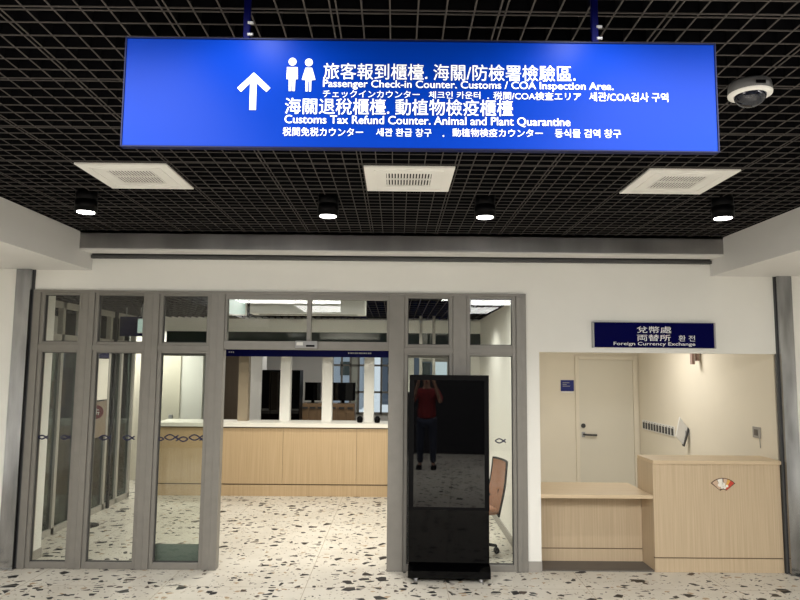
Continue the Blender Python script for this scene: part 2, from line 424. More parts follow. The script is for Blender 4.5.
# partition between office and booth, booth shell
struct(MB().box(1.25, 1.355, D+.12, 10.2, 0, 3.1).build('wall_partition', M['wall']))
struct(MB().box(1.235, 1.25, D+.12, 10.0, 0, .09).build('baseboard_partition', M['base']))
BY = 10.152
struct(MB().box(1.355, 3.66, BY, BY+.1, 0, 2.5).build('wall_booth_back', M['wall2']))
struct(MB().box(3.66, 3.76, D+.12, BY+.1, 0, 2.5).build('wall_booth_right', M['wall2']))
struct(MB().box(1.355, 3.76, D+.12, BY+.1, 2.5, 2.55).build('ceiling_booth', M['wall2']))
struct(MB().box(-6, 6.2, 14.0, 14.1, 0, .9).box(-6, 6.2, 14.0, 14.1, 2.5, 3.6).box(-6, -2.0, 14.0, 14.1, .9, 2.5).box(1.4, 6.2, 14, 14.1, .9, 2.5)
       .box(-2.0, -1.32, 14, 14.1, .9, 2.5).box(-.93, -.78, 14, 14.1, .9, 2.5).box(.1, .25, 14, 14.1, .9, 2.5).build('wall_far', M['whitep']))
q = MB()
for x in (-1.31, -1.12, -.94, -.77, -.55, -.3, .09): q.box(x-.02, x+.02, 13.96, 14.0, .9, 2.5)
for z in (.92, 1.35, 1.9, 2.48): q.box(-1.32, .1, 13.96, 14.0, z-.02, z+.02)
wdw = struct(q.build('window_9', M['frame'])); MB().box(-1.32, .1, 13.98, 13.985, .92, 2.48).build('pane', M['glass'], wdw)
struct(MB().box(-2.62, -2.3, 11.6, 12.0, 0, 3.0).build('wall_office_pier', M['whitep']))
struct(MB().box(-3.2, -2.62, 11.9, 12.0, 0, 3.0).build('wall_office_left', M['oakw2'] if 'oakw2' in M else M.setdefault('oakw2', wood('brown_panel', (.22, .17, .12), (.17, .13, .09)))))
# office behind the counter: cream wall with its door at the left
struct(MB().box(-5.9, -3.2, 11.2, 11.3, 0, 3.0).build('wall_counter_left', M['wall']))
q = MB(); q.box(-3.60, -3.56, 11.17, 11.2, 0, 2.12); q.box(-4.35, -3.56, 11.17, 11.2, 2.08, 2.12); q.box(-4.35, -4.31, 11.17, 11.2, 0, 2.12)
dr = struct(q.build('door_4', M['door'])); MB().box(-4.31, -3.60, 11.185, 11.199, 0, 2.08).build('leaf', M['door'], dr)
MB().box(-3.72, -3.66, 11.13, 11.19, .98, 1.06, .01).build('lock_plate', M['greyp'], dr)

# ------------------------------------------------------------------ hanging sign
SY = 2.1; SX0, SX1, SZ0, SZ1 = -.889, 1.036, 2.565, 2.925
sg = empty('hanging_sign', (0, SY, 0))
tag(sg, 'long blue hanging direction sign with white arrow and counter names in four languages', 'sign')
MB().box(SX0, SX1, 0, .022, SZ0, SZ1, .002).build('panel', M['blue'], sg)
q = MB(); q.box(SX0-.002, SX1+.002, -.003, .024, SZ1, SZ1+.004); q.box(SX0-.002, SX1+.002, -.003, .024, SZ0-.004, SZ0)
q.box(SX0-.004, SX0, -.003, .024, SZ0-.004, SZ1+.004); q.box(SX1, SX1+.004, -.003, .024, SZ0-.004, SZ1+.004)
q.build('edge_trim', M['bluedk'], sg)
for px in (-.501, .647):
    po = MB().box(px-.011, px+.011, .003, .021, SZ1+.004, 3.5, .003).build('hanger_pole', M['navy'], sg)
    for z in (2.945, 2.985): MB().tube([(px+.004, .004, z), (px+.022, .004, z)], .005, 12).build('bolt', M['greyp'], po)
TY = -.0015
def sx(px): return SX0 + (px-124.5)/(716-124.5)*(SX1-SX0)
def sz(py, px=400):   # the sign's own height for a row measured across its face
    top = 39 + (px-127)/587*5; bot = 146.3 + (px-122)/596*4.3
    return SZ1 - (py-top)/(bot-top)*(SZ1-SZ0)
def line(body, x0, x1, yt, yb, bold, nm='lettering'):
    xm = (x0+x1)/2
    return text(nm, body, sx(x0), sx(x1), sz(yb, xm), sz(yt, xm), TY, M['white'], sg, bold)
line('旅客報到櫃檯. 海關/防檢署檢驗區.', 322.4, 575, 64.6, 81.0, .007)
line('Passenger Check-in Counter. Customs / COA Inspection Area.', 322.4, 613, 81.6, 91.2, .016)
line('チェックインカウンター', 322.4, 419, 91.2, 98.6, .004)
line('체크인 카운터', 428, 479.5, 92.0, 99.2, .006)
line('.', 486.6, 488.2, 98.0, 99.4, 0)
line('税関/COA検査エリア', 492.6, 580.4, 92.4, 100.4, .006)
line('세관/COA검사 구역', 588.5, 667.5, 92.6, 101.6, .010)
line('海關退稅櫃檯. 動植物檢疫櫃檯', 285, 512, 99.6, 115.8, .009)
line('Customs Tax Refund Counter. Animal and Plant Quarantine', 285, 569, 117.0, 126.6, .016)
line('税関免税カウンター', 283.4, 363, 128.3, 137.0, .006)
line('세관 환급 창구', 376, 431, 129, 137.0, .008)
line('.', 442, 443.6, 135.6, 137.2, 0)
line('動植物検疫カウンター', 451.7, 541.4, 129, 137.2, .006)
line('동식물 검역 창구', 553.7, 619.4, 129.2, 137.6, .008)
# arrow
def poly(pts, nm, par=sg):
    q = MB(); q.prism([(sx(a), sz(b, a)) for a, b in pts], 'y', TY-.0005, TY+.001); return q.build(nm, M['white'], par)
poly([(249.6, 111), (249.6, 84), (240.6, 93), (236.8, 89), (253, 73.5), (269.8, 89), (266, 93), (256, 84), (256, 111)], 'arrow')
def disc(cx, cy, r, n=24): return [(cx+r*math.cos(2*PI*k/n), cy+r*math.sin(2*PI*k/n)) for k in range(n)]
q = MB()
for pts in (disc(291.3, 62.5, 3.9), [(286, 68), (296.6, 68), (297, 80), (294.6, 80), (294.2, 92), (291.9, 92), (291.9, 81), (290.7, 81), (290.7, 92), (288.3, 92), (288, 80), (285.6, 80)],
            disc(307.7, 63.2, 3.9), [(304.4, 68.6), (311, 68.6), (314.6, 80.6), (312, 81), (310.6, 81), (310.4, 92.4), (308.4, 92.4), (308.2, 82), (307.2, 82), (307, 92.4), (305, 92.4), (304.8, 81), (301, 80.6)]):
    q.prism([(sx(a), sz(b, a)) for a, b in pts], 'y', TY-.0005, TY+.001)
q.build('restroom_pictogram', M['white'], sg)

# ------------------------------------------------------------------ ceiling vents, downlights, dome camera
def make_vent():
    t = empty('ceiling_vent', (0, 0, ZC))
    S = .56; q = MB()
    # frame as a shallow tray around the recessed grille
    i0, i1 = .135, S-.135
    for (a, b_, c, d) in ((0, S, 0, i0), (0, S, i1, S), (0, i0, i0, i1), (i1, S, i0, i1)): q.box(a, b_, c, d, -.012, -.002, 0)
    q.build('frame', M['whitep'], t)
    q = MB()
    for a, b_, c, d in ((.06, S-.06, .06, .066), (.06, S-.06, S-.066, S-.06), (.06, .066, .06, S-.06), (S-.066, S-.06, .06, S-.06)): q.box(a, b_, c, d, -.017, -.012)
    q.build('raised_rim', M['whitep'], t)
    q = MB(); n = 15; st = (i1-i0)/n
    for k in range(n): q.box(i0+k*st+st*.24, i0+k*st+st*.76, i0, i1, -.012, -.009)
    q.box(i0, i1, (i0+i1)/2-.003, (i0+i1)/2+.003, -.010, .001)
    q.build('louvre', M['whitep'], t)
    MB().box(i0, i1, i0, i1, .0, .004).build('duct_backing', M['black'], t)
    return t
v = make_vent(); vs = [v, copy_tree(v), copy_tree(v)]
for o, x, lb in zip(vs, (-1.972, -.208, 1.543), ('white square ceiling vent above the left glass panes, leftmost of three',
                     'white square ceiling vent under the middle of the hanging sign',
                     'white square ceiling vent on the right near the dome camera')):
    o.location = (x, 3.988, ZC-.001); tag(o, lb, 'vent', 'ceiling vents')
dl0 = empty('downlight', (0, 0, 0))
MB().lathe([(.074, .005), (.076, .0), (.076, .085), (.070, .088), (.070, .092), (.074, .095), (.074, .17)]).build('housing', M['black'], dl0)
MB().lathe([(.060, -.001), (.060, .006)]).build('diffuser', M['emit'], dl0)
dls = [dl0, copy_tree(dl0), copy_tree(dl0), copy_tree(dl0)]
for o, (x, y), lb in zip(dls, ((-2.229, 4.72), (-.502, 4.775), (.635, 4.758), (2.340, 4.714)),
        ('black round surface downlight nearest the left beam', 'black round surface downlight between left and middle vents',
         'black round surface downlight just right of the middle vent', 'black round surface downlight below the right vent, by the right beam')):
    o.location = (x, y, 2.945); tag(o, lb, 'ceiling light', 'surface downlights')
    spot('downlight_lamp', (x, y, 2.93), 26, 125, .7, rad=.06)
dm = empty('dome_camera', (1.505, 2.755, ZC))
tag(dm, 'white dome security camera on the ceiling right of the blue sign', 'security camera')
MB().lathe([(.055, .0), (.080, -.004), (.084, -.012), (.088, -.050)]).build('housing', mat('camera_grey', (.13, .13, .135), .5), dm)
MB().lathe([(.088, -.050), (.086, -.058), (.064, -.060)], cap=False).build('rim', M['whitep'], dm)
MB().lathe([(.065, -.055)] + [(.064*math.cos(a), -.058-.050*math.sin(a)) for a in [PI/2*k/10 for k in range(10)]] + [(.003, -.108)]).build('dome', M['lens'], dm)
MB().box(-.02, .02, -.0895, -.085, -.040, -.026).build('maker_plate', M['black'], dm)

# ------------------------------------------------------------------ display totem
tt = empty('display_totem', (.485, 6.125, 0), math.radians(-2.65))
tag(tt, 'tall black digital display totem switched off, standing before the glazing', 'display')
W = .357
MB().box(-W, W, 0, .075, .128, 1.797, .006).build('cabinet', M['bodygloss'], tt)
MB().box(-.318, .318, -.003, .001, .626, 1.750).build('screen', M['blackgloss'], tt)
q = MB(); q.box(-W-.002, -.318, -.0035, .0, .60, 1.797); q.box(.318, W+.002, -.0035, 0, .60, 1.797); q.box(-.318, .318, -.0035, 0, 1.75, 1.797); q.box(-.318, .318, -.0035, 0, .6, .626)
q.build('bezel', M['black'], tt)
MB().prism([(-.10, .042), (-.10, .10), (-.05, .135), (.14, .135), (.19, .10), (.19, .042)], 'x', -.36, .36).build('base', M['bodygloss'], tt)
for cx_ in (-.29, .28):
    for cy_ in (-.06, .15):
        cs = MB().tube([(cx_-.012, cy_, .024), (cx_+.012, cy_, .024)], .0235, 18).build('caster', M['greyp'], tt)
        MB().box(cx_-.02, cx_+.02, cy_-.012, cy_+.012, .026, .043).build('caster_fork', M['greyp'], cs)

# ------------------------------------------------------------------ exchange booth
bs = empty('booth_sign', (-.012, 6.374, -.006))
tag(bs, 'small navy foreign currency exchange sign over the booth opening', 'sign')
ax0, ax1, az0, az1 = 1.888, 3.028, 2.075, 2.312
MB().box(ax0, ax1, -.035, -.001, az0, az1, .002).build('panel', M['navy2'], bs)
for x in (ax0-.014, ax1): MB().box(x, x+.014, -.042, 0, az0-.004, az1+.004).build('end_cap', M['greyp'], bs)
def bline(body, x0, x1, yt, yb, bold):
    X = lambda p: ax0 + (p-594)/(714-594)*(ax1-ax0)
    Zf = lambda p: az1 - (p-322.6)/(348.2-322.6)*(az1-az0)
    text('lettering', body, X(x0), X(x1), Zf(yb), Zf(yt), -.0362, M['white'], bs, bold)
bline('兌幣處', 636.8, 671.3, 326.4, 333.2, .008)
bline('両替所', 636.9, 670.4, 334.8, 341.4, .008)
bline('환 전', 678.5, 694.8, 335.4, 341.4, .004)
bline('Foreign Currency Exchange', 613.4, 694.8, 342.6, 346.9, .012)

ct = empty('exchange_counter', (0, 0, 0)); ct.location = (3.03, 6.39, 0)
tag(ct, 'tall oak counter of the currency booth with a colourful fan emblem', 'counter')
ox, oy = 3.03, 6.39
def cb(x0, x1, y0, y1, z0, z1, nm, m, bev=.002): return MB().box(x0-ox, x1-ox, y0-oy, y1-oy, z0, z1, bev).build(nm, m, ct)
cb(2.415, 3.61, 6.39, 6.42, .135, .985, 'front_panel', M['oak'])
cb(2.415, 3.61, 6.40, 6.42, .123, .136, 'joint', M['oakdk'], 0)
cb(2.415, 3.61, 6.392, 6.42, 0, .124, 'plinth', M['oak'])
cb(2.415, 2.445, 6.42, 6.80, 0, .985, 'side_panel', M['oak'])
cb(2.414, 3.64, 6.375, 6.79, .985, 1.017, 'worktop', M['oaktop'])
fx, fz = 3.070-ox, .765
q = MB()
def sect(r0, r1, a0, a1, yy, mi, cx=fx, cz=fz-.045):
    n = 10; q.mi = mi
    pts = [(cx+r1*math.cos(a0+(a1-a0)*k/n), cz+r1*.93*math.sin(a0+(a1-a0)*k/n)) for k in range(n+1)]
    pts += [(cx+r0*math.cos(a1+(a0-a1)*k/n), cz+r0*.93*math.sin(a1+(a0-a1)*k/n)) for k in range(n+1)]
    q.prism(pts, 'y', yy-.002, yy)
R_ = math.radians
sect(.035, .150, R_(40), R_(140), -.001, 0)
sect(.045, .142, R_(44), R_(60), -.003, 1); sect(.045, .142, R_(60.5), R_(72), -.003, 3)
sect(.06, .142, R_(73), R_(88), -.003, 4); sect(.045, .142, R_(92), R_(112), -.003, 2); sect(.05, .142, R_(114), R_(136), -.003, 4)
q.mi = 2
for (a, b_, r) in ((-.035, .055, .016), (.0, .06, .018), (.012, .03, .014), (-.012, .075, .013), (.035, .045, .012)):
    q.prism([(fx+a+r*math.cos(2*PI*k/14), fz-.02+b_*.9+r*math.sin(2*PI*k/14)) for k in range(14)], 'y', -.008, -.0055)
o = q.build('fan_emblem', [mat('emblem_rim', (.10, .05, .03), .4), mat('emblem_red', (.55, .05, .03), .4), mat('emblem_cream', (.9, .86, .78), .4), mat('emblem_gold', (.75, .42, .10), .4), mat('emblem_tan', (.62, .45, .32), .4)], ct)
o['label'] = 'folding fan emblem in red, gold and white'

dk = empty('booth_desk', (1.9, 6.39, 0))
tag(dk, 'low oak desk left of the tall exchange counter', 'desk')
def db(x0, x1, y0, y1, z0, z1, nm, m, bev=.002): return MB().box(x0-1.9, x1-1.9, y0-6.39, y1-6.39, z0, z1, bev).build(nm, m, dk)
db(1.362, 2.412, 6.392, 7.08, .662, .695, 'desktop', M['oaktop'])
db(1.362, 2.412, 6.70, 6.72, .135, .662, 'front_panel', M['oak'])
db(1.362, 2.412, 6.705, 6.72, .125, .135, 'joint', M['oakdk'], 0)
db(1.362, 2.412, 6.70, 6.72, .0, .125, 'plinth', M['oak'])
db(1.362, 2.412, 6.405, 6.70, .0, .012, 'dark_floor_strip', M['kick'], 0)  # dark grey strip over the floor in front of the recessed panel
db(1.362, 1.40, 6.72, 7.06, 0, .662, 'side_panel', M['oak'])

q = MB()
for x0, x1, z0, z1 in ((2.70, 2.753, 0, 2.06), (3.571, 3.63, 0, 2.06), (2.753, 3.571, 2.003, 2.06)): q.box(x0, x1, BY-.03, BY, z0, z1, .003)
bd = struct(q.build('door_3', M['wall2']))
MB().box(2.757, 3.567, BY-.012, BY, .005, 2.0).build('leaf', M['door'], bd)
hd = MB().box(2.785, 2.835, BY-.02, BY-.012, .85, .93, .003).build('handle_plate', M['greyp'], bd)
MB().tube([(2.81, BY-.03, .895), (2.83, BY-.06, .893), (3.0, BY-.06, .885)], .014).build('lever', M['frame_dk'], hd)
MB().tube([(2.81, BY-.03, 1.02), (2.81, BY-.012, 1.02)], .033, 16).build('deadlock', M['frame_dk'], bd)
nt = empty('blue_notice', (2.583, BY, 1.6)); tag(nt, 'small square blue notice on the booth wall left of the cream door', 'notice')
MB().box(-.098, .098, -.012, 0, -.07, .095).build('panel', mat('notice_blue', (.002, .012, .16), .5), nt)
MB().box(-.085, .085, -.010, 0, -.095, -.072).build('white_strip', M['whitep'], nt)
q = MB()
for z, a in ((.055, .05), (.03, .03), (.005, .055)): q.box(-.07, -.07+2*a, -.0135, -.012, z-.004, z+.004)
q.build('print', M['greyp'], nt)
# things on the right-hand booth wall (faces -x)
XW = 3.66
fl = empty('folder_rack', (XW, 9.44, 1.05)); tag(fl, 'row of dark card slots on the right wall inside the booth', 'wall rack')
MB().box(-.012, 0, -.57, .57, -.06, .075).build('backing', M['whitep'], fl)
for k in range(11):
    y0 = -.55 + k*.102
    sl = MB().box(-.02, -.012, y0, y0+.055, -.045, .045).build('slot', M['frame_dk'], fl)
    MB().box(-.016, -.012, y0, y0+.03, .055, .062).build('label', M['kick'], sl)
mn = empty('document_holder', (XW, 8.45, 1.08)); tag(mn, 'pale hinged document holder sticking out from the booth wall beside the card slots', 'document holder')
MB().box(-.05, 0, -.02, .02, -.03, .03).build('bracket', M['greyp'], mn)
MB().prism([(-.165, -.04), (-.11, .20), (-.02, .07), (-.08, -.14)], 'y', -.012, .012).build('white_board', M['whitep'], mn)
MB().prism([(-.02, .07), (-.08, -.14), (-.07, -.165), (-.004, .04)], 'y', -.03, .03).build('dark_edge', M['frame_dk'], mn)
sw = empty('wall_switch', (XW, 6.85, 1.24)); tag(sw, 'grey switch plate on the booth wall above the tall counter', 'switch')
MB().box(-.012, 0, -.07, .07, -.055, .055, .003).build('plate', M['base'], sw)
MB().box(-.017, -.012, -.03, .03, -.03, .03).build('rocker', M['kick'], sw)
MB().tube([(-.01, -.06, -.05), (-.01, -.065, -.15)], .004, 6).build('cord', M['base'], sw)
cm = empty('booth_camera', (XW-.03, 8.07, 2.12)); tag(cm, 'small pinkish bracket device under the lintel inside the booth', 'security camera')
MB().box(-.09, .03, -.03, .03, -.02, .03).build('mount', M['greyp'], cm)
MB().box(-.08, -.045, -.03, .03, -.19, -.02, .004).box(-.02, .01, -.03, .03, -.15, -.02, .004).build('bracket', mat('pinkish_bracket', (.32, .22, .19), .5), cm)

# ------------------------------------------------------------------ lobby counter and what stands behind it
lc = empty('lobby_counter', (-1.6, 9.9, 0)); tag(lc, 'long oak service counter with white top across the back of the lobby', 'counter')
def lb_(x0, x1, y0, y1, z0, z1, nm, m): return MB().box(x0+1.6, x1+1.6, y0-9.9, y1-9.9, z0, z1).build(nm, m, lc)
e = [-3.46, -2.55, -1.63, -.56, .30]
for a, b_ in zip(e, e[1:]): lb_(a+.002, b_-.002, 9.9, 9.93, .175, .965, 'front_panel', M['oak2'])
lb_(-3.46, .30, 9.92, 9.94, .155, .985, 'joint', M['oakdk'])
lb_(-3.46, .30, 9.905, 9.94, 0, .157, 'plinth', M['oak2'])
lb_(-3.50, .32, 9.86, 10.5, .985, 1.04, 'worktop', M['ctop'])
lb_(-3.46, -3.42, 9.94, 10.45, 0, .985, 'side_panel', M['oak2'])
for k, x in enumerate((-2.31, -1.676, -1.04, -.406, .20)):
    struct(MB().box(x-.075, x+.075, 10.25, 10.4, 1.04, 2.37).build('trim_%d' % (11+k), M['wall'] if k else mat('tan_post', (.33, .27, .19), .6)))
ns = empty('counter_sign', (-1.25, 9.85, 2.0)); tag(ns, 'long thin navy sign band above the lobby counter', 'sign')
MB().box(-1.27, 1.22, 0, .05, .005, .12).build('panel', M['navy'], ns)
q = MB()
for k in range(11): q.box(.55+k*.032, .55+k*.032+.018+.006*(k % 2), -.002, 0, .055, .075)
for k in range(3): q.box(-1.2+k*.03, -1.2+k*.03+.018, -.002, 0, .055, .075)
q.build('lettering', M['greyp'], ns)
bc = empty('black_cabinet', (-2.14, 11.6, 0)); tag(bc, 'tall black cabinet seen behind the lobby counter between two posts', 'cabinet')
MB().box(-.155, .155, 0, .4, 0, 1.80, .005).build('body', M['black'], bc)
for s in (-1, 1): MB().box(min(0, s*.15)+.004, max(0, s*.15)-.004, -.015, 0, .05, 1.77).build('door', M['blackgloss'], bc)
c2 = copy_tree(bc); c2.location = (-1.80, 11.6, 0); tag(bc, None, None, 'black cabinets'); tag(c2, 'second tall black cabinet further right behind the lobby counter', 'cabinet', 'black cabinets')
def sidecab(x0, x1, y, h, lb):
    t = empty('wood_cabinet', ((x0+x1)/2, y, 0)); tag(t, lb, 'cabinet', 'wood cabinets behind the lobby counter'); w_ = (x1-x0)/2
    MB().box(-w_, w_, 0, .45, 0, h).build('body', M['oakw'], t)
    n = 3
    for k in range(n):
        d = MB().box(-w_+2*w_*k/n+.01, -w_+2*w_*(k+1)/n-.01, -.015, 0, .05, h-.03).build('door', M['oakw'], t)
        MB().box(-w_+2*w_*(k+.5)/n-.05, -w_+2*w_*(k+.5)/n+.05, -.03, -.015, h-.09, h-.06).build('handle', M['frame_dk'], d)
M['oakw'] = wood('cabinet_wood', (.30, .19, .10), (.24, .15, .08))
sidecab(-1.75, -1.32, 12.6, 1.18, 'brown wood cabinet under the left monitor behind the lobby counter')
sidecab(-1.24, -.76, 12.6, 1.18, 'brown wood cabinet under the right monitor behind the lobby counter')
def monitor(x, y, z, w_, h, lb):
    t = empty('monitor', (x, y, z)); tag(t, lb, 'monitor', 'monitors behind the lobby counter')
    MB().box(-w_/2, w_/2, 0, .03, .05, .05+h, .004).build('screen', M['blackgloss'], t)
    MB().box(-.03, .03, .01, .04, 0, .1).build('stand', M['black'], t); MB().box(-.1, .1, -.05, .1, 0, .01).build('foot', M['black'], t)
monitor(-1.56, 12.75, 1.18, .30, .34, 'black monitor between the second and third posts')
monitor(-.99, 12.75, 1.18, .46, .34, 'black monitor between the third and fourth posts')
for x, lb in ((-.53, 'small rounded black device on the counter left of the rightmost post'), (-.27, 'small rounded black device on the counter right of the rightmost post')):
    t = MB().lathe([(.03, 0), (.04, .01), (.045, .06), (.03, .09), (.008, .1)], seg=20).build('desk_speaker', M['black'], None, (x, 10.12, 1.04)); tag(t, lb, 'speaker', 'small black devices')
# buildings outside the far windows
for k, (x, y, ww, hh, col) in enumerate([(-3.2, 30, 3.4, 4.6, (.35, .38, .42)), (.6, 34, 2.6, 3.6, (.10, .12, .15)), (4.2, 31, 3, 6.0, (.30, .30, .33))]):
    t = MB().box(-ww/2, ww/2, 0, 2, 0, hh)
    t.mi = 1
    for r in range(int(hh/1.0)):
        for c in range(3): t.box(-ww/2+.3+c*ww/3.2, -ww/2+.3+c*ww/3.2+.5, -.02, 0, .5+r, 1.1+r)
    t = t.build('distant_building', [mat('facade_%d' % k, col, .8), M['dglass']], None, (x, y, 0))
    tag(t, ['pale grey building outside, left of the far windows', 'dark low building outside the far windows', 'grey tall building outside, right of the far windows'][k], 'building')

# ------------------------------------------------------------------ lobby fittings near the glazing
ac = empty('reflection_box', (-.897, 6.75, 2.39)); tag(ac, 'white box in place of a reflection in the glass over the open doorway', 'reflection box')  # white box added to stand for a pale reflection in the fanlight
MB().box(-.585, .585, 0, .22, 0, .175, .01).build('housing', M['whitep'], ac)
MB().box(-.5, .5, .03, .08, -.004, .001).build('slot', M['frame_dk'], ac)
es = empty('glowing_panel', (-1.62, 6.72, 2.37)); tag(es, 'square glowing pale panel added behind the glass above the left of the doorway', 'lit sign')  # glowing panel added in place of a bright square reflected in the glass
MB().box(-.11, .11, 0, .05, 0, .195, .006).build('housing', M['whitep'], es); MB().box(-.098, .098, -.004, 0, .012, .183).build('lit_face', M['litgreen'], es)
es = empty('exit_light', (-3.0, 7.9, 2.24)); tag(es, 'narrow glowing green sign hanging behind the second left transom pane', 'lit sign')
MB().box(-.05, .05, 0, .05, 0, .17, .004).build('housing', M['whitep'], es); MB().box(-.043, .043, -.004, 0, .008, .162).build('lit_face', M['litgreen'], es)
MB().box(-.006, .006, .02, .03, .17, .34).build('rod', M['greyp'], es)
hs = empty('lobby_sign', (-3.25, 8.3, 2.22)); tag(hs, 'dark navy hanging sign behind the second left transom pane', 'sign')
MB().box(-.17, .14, 0, .04, 0, .24).build('panel', M['navy'], hs)
for x in (-.1, .08): MB().box(x-.006, x+.006, .015, .025, .24, .36).build('rod', M['greyp'], hs)
struct(MB().box(-3.60, -3.44, 6.56, 6.75, 0, 2.57).build('wall_pilaster', M['wall']))
struct(MB().box(-3.44, -3.428, 6.56, 6.75, 0, .09).build('baseboard_pilaster', M['base']))
M['mull'] = mat('pale_mullion', (.36, .345, .31), .5)
ib = empty('information_board', (-3.765, 8.62, 0)); tag(ib, 'pale poster board with navy top behind the second left pane', 'poster')
MB().box(-.002, .012, -.17, .20, 1.42, 1.94).build('poster', M['ctop'], ib); MB().box(-.002, .012, -.19, .20, 1.95, 2.04).build('navy_header', M['navy'], ib); MB().box(-.002, .012, -.19, .20, .95, 1.40).build('lower_panel', M['oakw2'], ib)
# dark glazed shop front along the left of the lobby
GX = -3.80
q = MB(); q.box(GX-.03, GX+.03, 7.0, 9.75, 0, .07); q.box(GX-.03, GX+.03, 7.0, 9.75, 2.1, 2.2); q.box(GX-.03, GX+.03, 7, 9.75, 2.5, 2.57)
for y in (7.3, 7.62, 8.05, 8.9, 9.3, 9.72): q.box(GX-.03, GX+.03, y-.03, y+.03, 0, 2.57)
wdw = struct(q.build('window_7', M['mull'])); MB().box(GX+.03, GX+.06, 8.98, 9.03, 0, 2.57).build('black_mullion', M['black'], wdw)
for a, b_ in ((7.0, 7.27), (7.33, 7.59), (7.65, 8.02), (8.08, 8.87), (8.93, 9.27), (9.33, 9.69)):
    MB().box(GX-.004, GX+.004, a, b_, .07, 2.1).build('pane', M['smoke'] if 'smoke' in M else M.setdefault('smoke', glassy('smoked_glass', (.40, .47, .44), 1.5, .5)), wdw)
q = MB(); q.box(-4.9, -3.88, 9.75, 9.8, 0, 2.57); q.build('wall_shop_back', M['dark'])['kind'] = 'structure'
sh = empty('shop_shelf', (-4.35, 8.3, 0)); tag(sh, 'dark shelf unit with cartons behind the left glazing', 'shelf')
for z in (.1, .5, .93, 1.335): MB().box(-.4, .4, -.15, .2, z, z+.025).build('shelf_board', M['kick'], sh)
for s in (-.4, .38): MB().box(s, s+.02, -.15, .2, 0, 1.9).build('upright', M['black'], sh)
c0 = MB().box(-.09, .09, -.1, .1, 0, .060, .003).build('carton', M['cardboard'])
for k in range(5):
    o = c0 if k == 0 else c0.copy()
    if k: C.objects.link(o)
    o.location = (-4.075, 8.3, 1.361+.0605*k)
    tag(o, 'orange carton in the stack behind the leftmost pane, ' + ['lowest', 'second lowest', 'middle', 'second highest', 'topmost'][k], 'box', 'orange cartons')
# dark post with a red round notice
rp_ = empty('round_notice', (-3.52, 8.0, 1.31)); tag(rp_, 'dark red round notice with white characters behind the second left pane', 'notice')
MB().tube([(0, 0, 0), (0, .008, 0)], .08, 32).build('disc', M['red'], rp_)
q = MB()
for a, b_, c, d in ((-.03, .03, .02, .028), (-.004, .004, -.03, .04), (-.035, .035, -.01, -.002), (-.03, -.022, -.035, .0), (.02, .028, -.035, .0)): q.box(a, b_, -.002, 0, c, d)
q.build('characters', M['whitep'], rp_)
MB().box(-.075, -.05, .01, .035, -1.31, .08).build('pole', M['black'], rp_); MB().lathe([(.14, -1.31), (.14, -1.30), (.02, -1.29)], -.06, .02, 24).build('foot', M['black'], rp_)

# ------------------------------------------------------------------ small office behind the right panes
struct(MB().box(.80, 1.25, 10.0, 10.1, 0, 2.37).box(.36, .80, 10, 10.1, 0, .9).box(.36, .80, 10, 10.1, 2.0, 2.37).build('wall_office_back', M['wall']))
q = MB()
for x in (.38, .57, .78): q.box(x-.015, x+.015, 9.98, 10.05, .9, 2.0)
q.box(.36, .80, 9.98, 10.05, .88, .92); q.box(.36, .80, 9.96, 10.0, 1.95, 2.02)
wdw = struct(q.build('window_10', M['frame'])); MB().box(.38, .78, 10.02, 10.026, .92, 1.98).build('pane', M['glass'], wdw)
q = MB()
for x in (.34, .52): q.box(x-.02, x+.02, 9.2, 9.24, 0, 2.57)
q.box(.36, .50, 9.2, 9.24, 1.98, 2.03); q.box(.36, .5, 9.2, 9.24, 0, .1)
wdw = struct(q.build('window_8', M['frame'])); MB().box(.36, .5, 9.215, 9.222, .1, 1.98).build('pane', M['glass'], wdw)

ch = empty('office_chair', (.765, 7.0, 0), math.radians(12)); tag(ch, 'office chair with tan orange mesh back half hidden by the black totem', 'chair')
q = MB()
for k in range(5):
    a = 2*PI*k/5 - .25; q.tube([(.03*math.cos(a), .03*math.sin(a), .11), (.27*math.cos(a), .27*math.sin(a), .075)], [.024, .014], 8)
q.lathe([(.045, .08), (.045, .14)], seg=20)
bb = q.build('star_base', M['black'], ch)
for k in range(5):
    a = 2*PI*k/5 - .25; cx_, cy_ = .27*math.cos(a), .27*math.sin(a)
    q = MB(); tn = Vector((-math.sin(a), math.cos(a), 0))
    for s in (-1, 1): q.tube([Vector((cx_, cy_, .03))+tn*s*.008, Vector((cx_, cy_, .03))+tn*s*.026], .029, 16)
    q.tube([(cx_, cy_, .03), (cx_, cy_, .08)], .009, 8)
    q.build('caster', M['black'], ch)
MB().lathe([(.028, .13), (.028, .25), (.018, .26), (.018, .40)], seg=20).build('gas_lift', M['black'], ch)
q = MB(); q.box(-.24, .22, -.24, .24, .41, .48, .03); q.build('seat', M['orange'], ch)
MB().box(-.14, .16, -.12, .12, .38, .412, .008).build('seat_mechanism', M['black'], ch)
# curved back on the +x side, leaning away
def back_pt(u, v):   # u across (-1..1), v up (0..1)
    x = .225 + .10*v**1.5 - .05*(1-u*u)*-1*.6 + .03*math.sin(PI*v)
    return Vector((x, u*(.225-.03*v), .40 + .52*v))
bm_ = MB(); N1, N2 = 12, 14; G = []
for side in (0, .012):
    G.append([[bm_.bm.verts.new(back_pt(-1+2*i/N1, j/N2)+Vector((side, 0, 0))) for i in range(N1+1)] for j in range(N2+1)])
for gI, gr in enumerate(G):
    for j in range(N2):
        for i in range(N1): f = bm_.bm.faces.new((gr[j][i], gr[j][i+1], gr[j+1][i+1], gr[j+1][i])); f.smooth = True
bm_.build('backrest', M['orange'], ch)
loop = [back_pt(-1, j/N2) for j in range(N2+1)] + [back_pt(-1+2*i/N1, 1) for i in range(1, N1+1)] + [back_pt(1, 1-j/N2) for j in range(1, N2+1)] + [back_pt(1-2*i/N1, 0) for i in range(1, N1+1)]
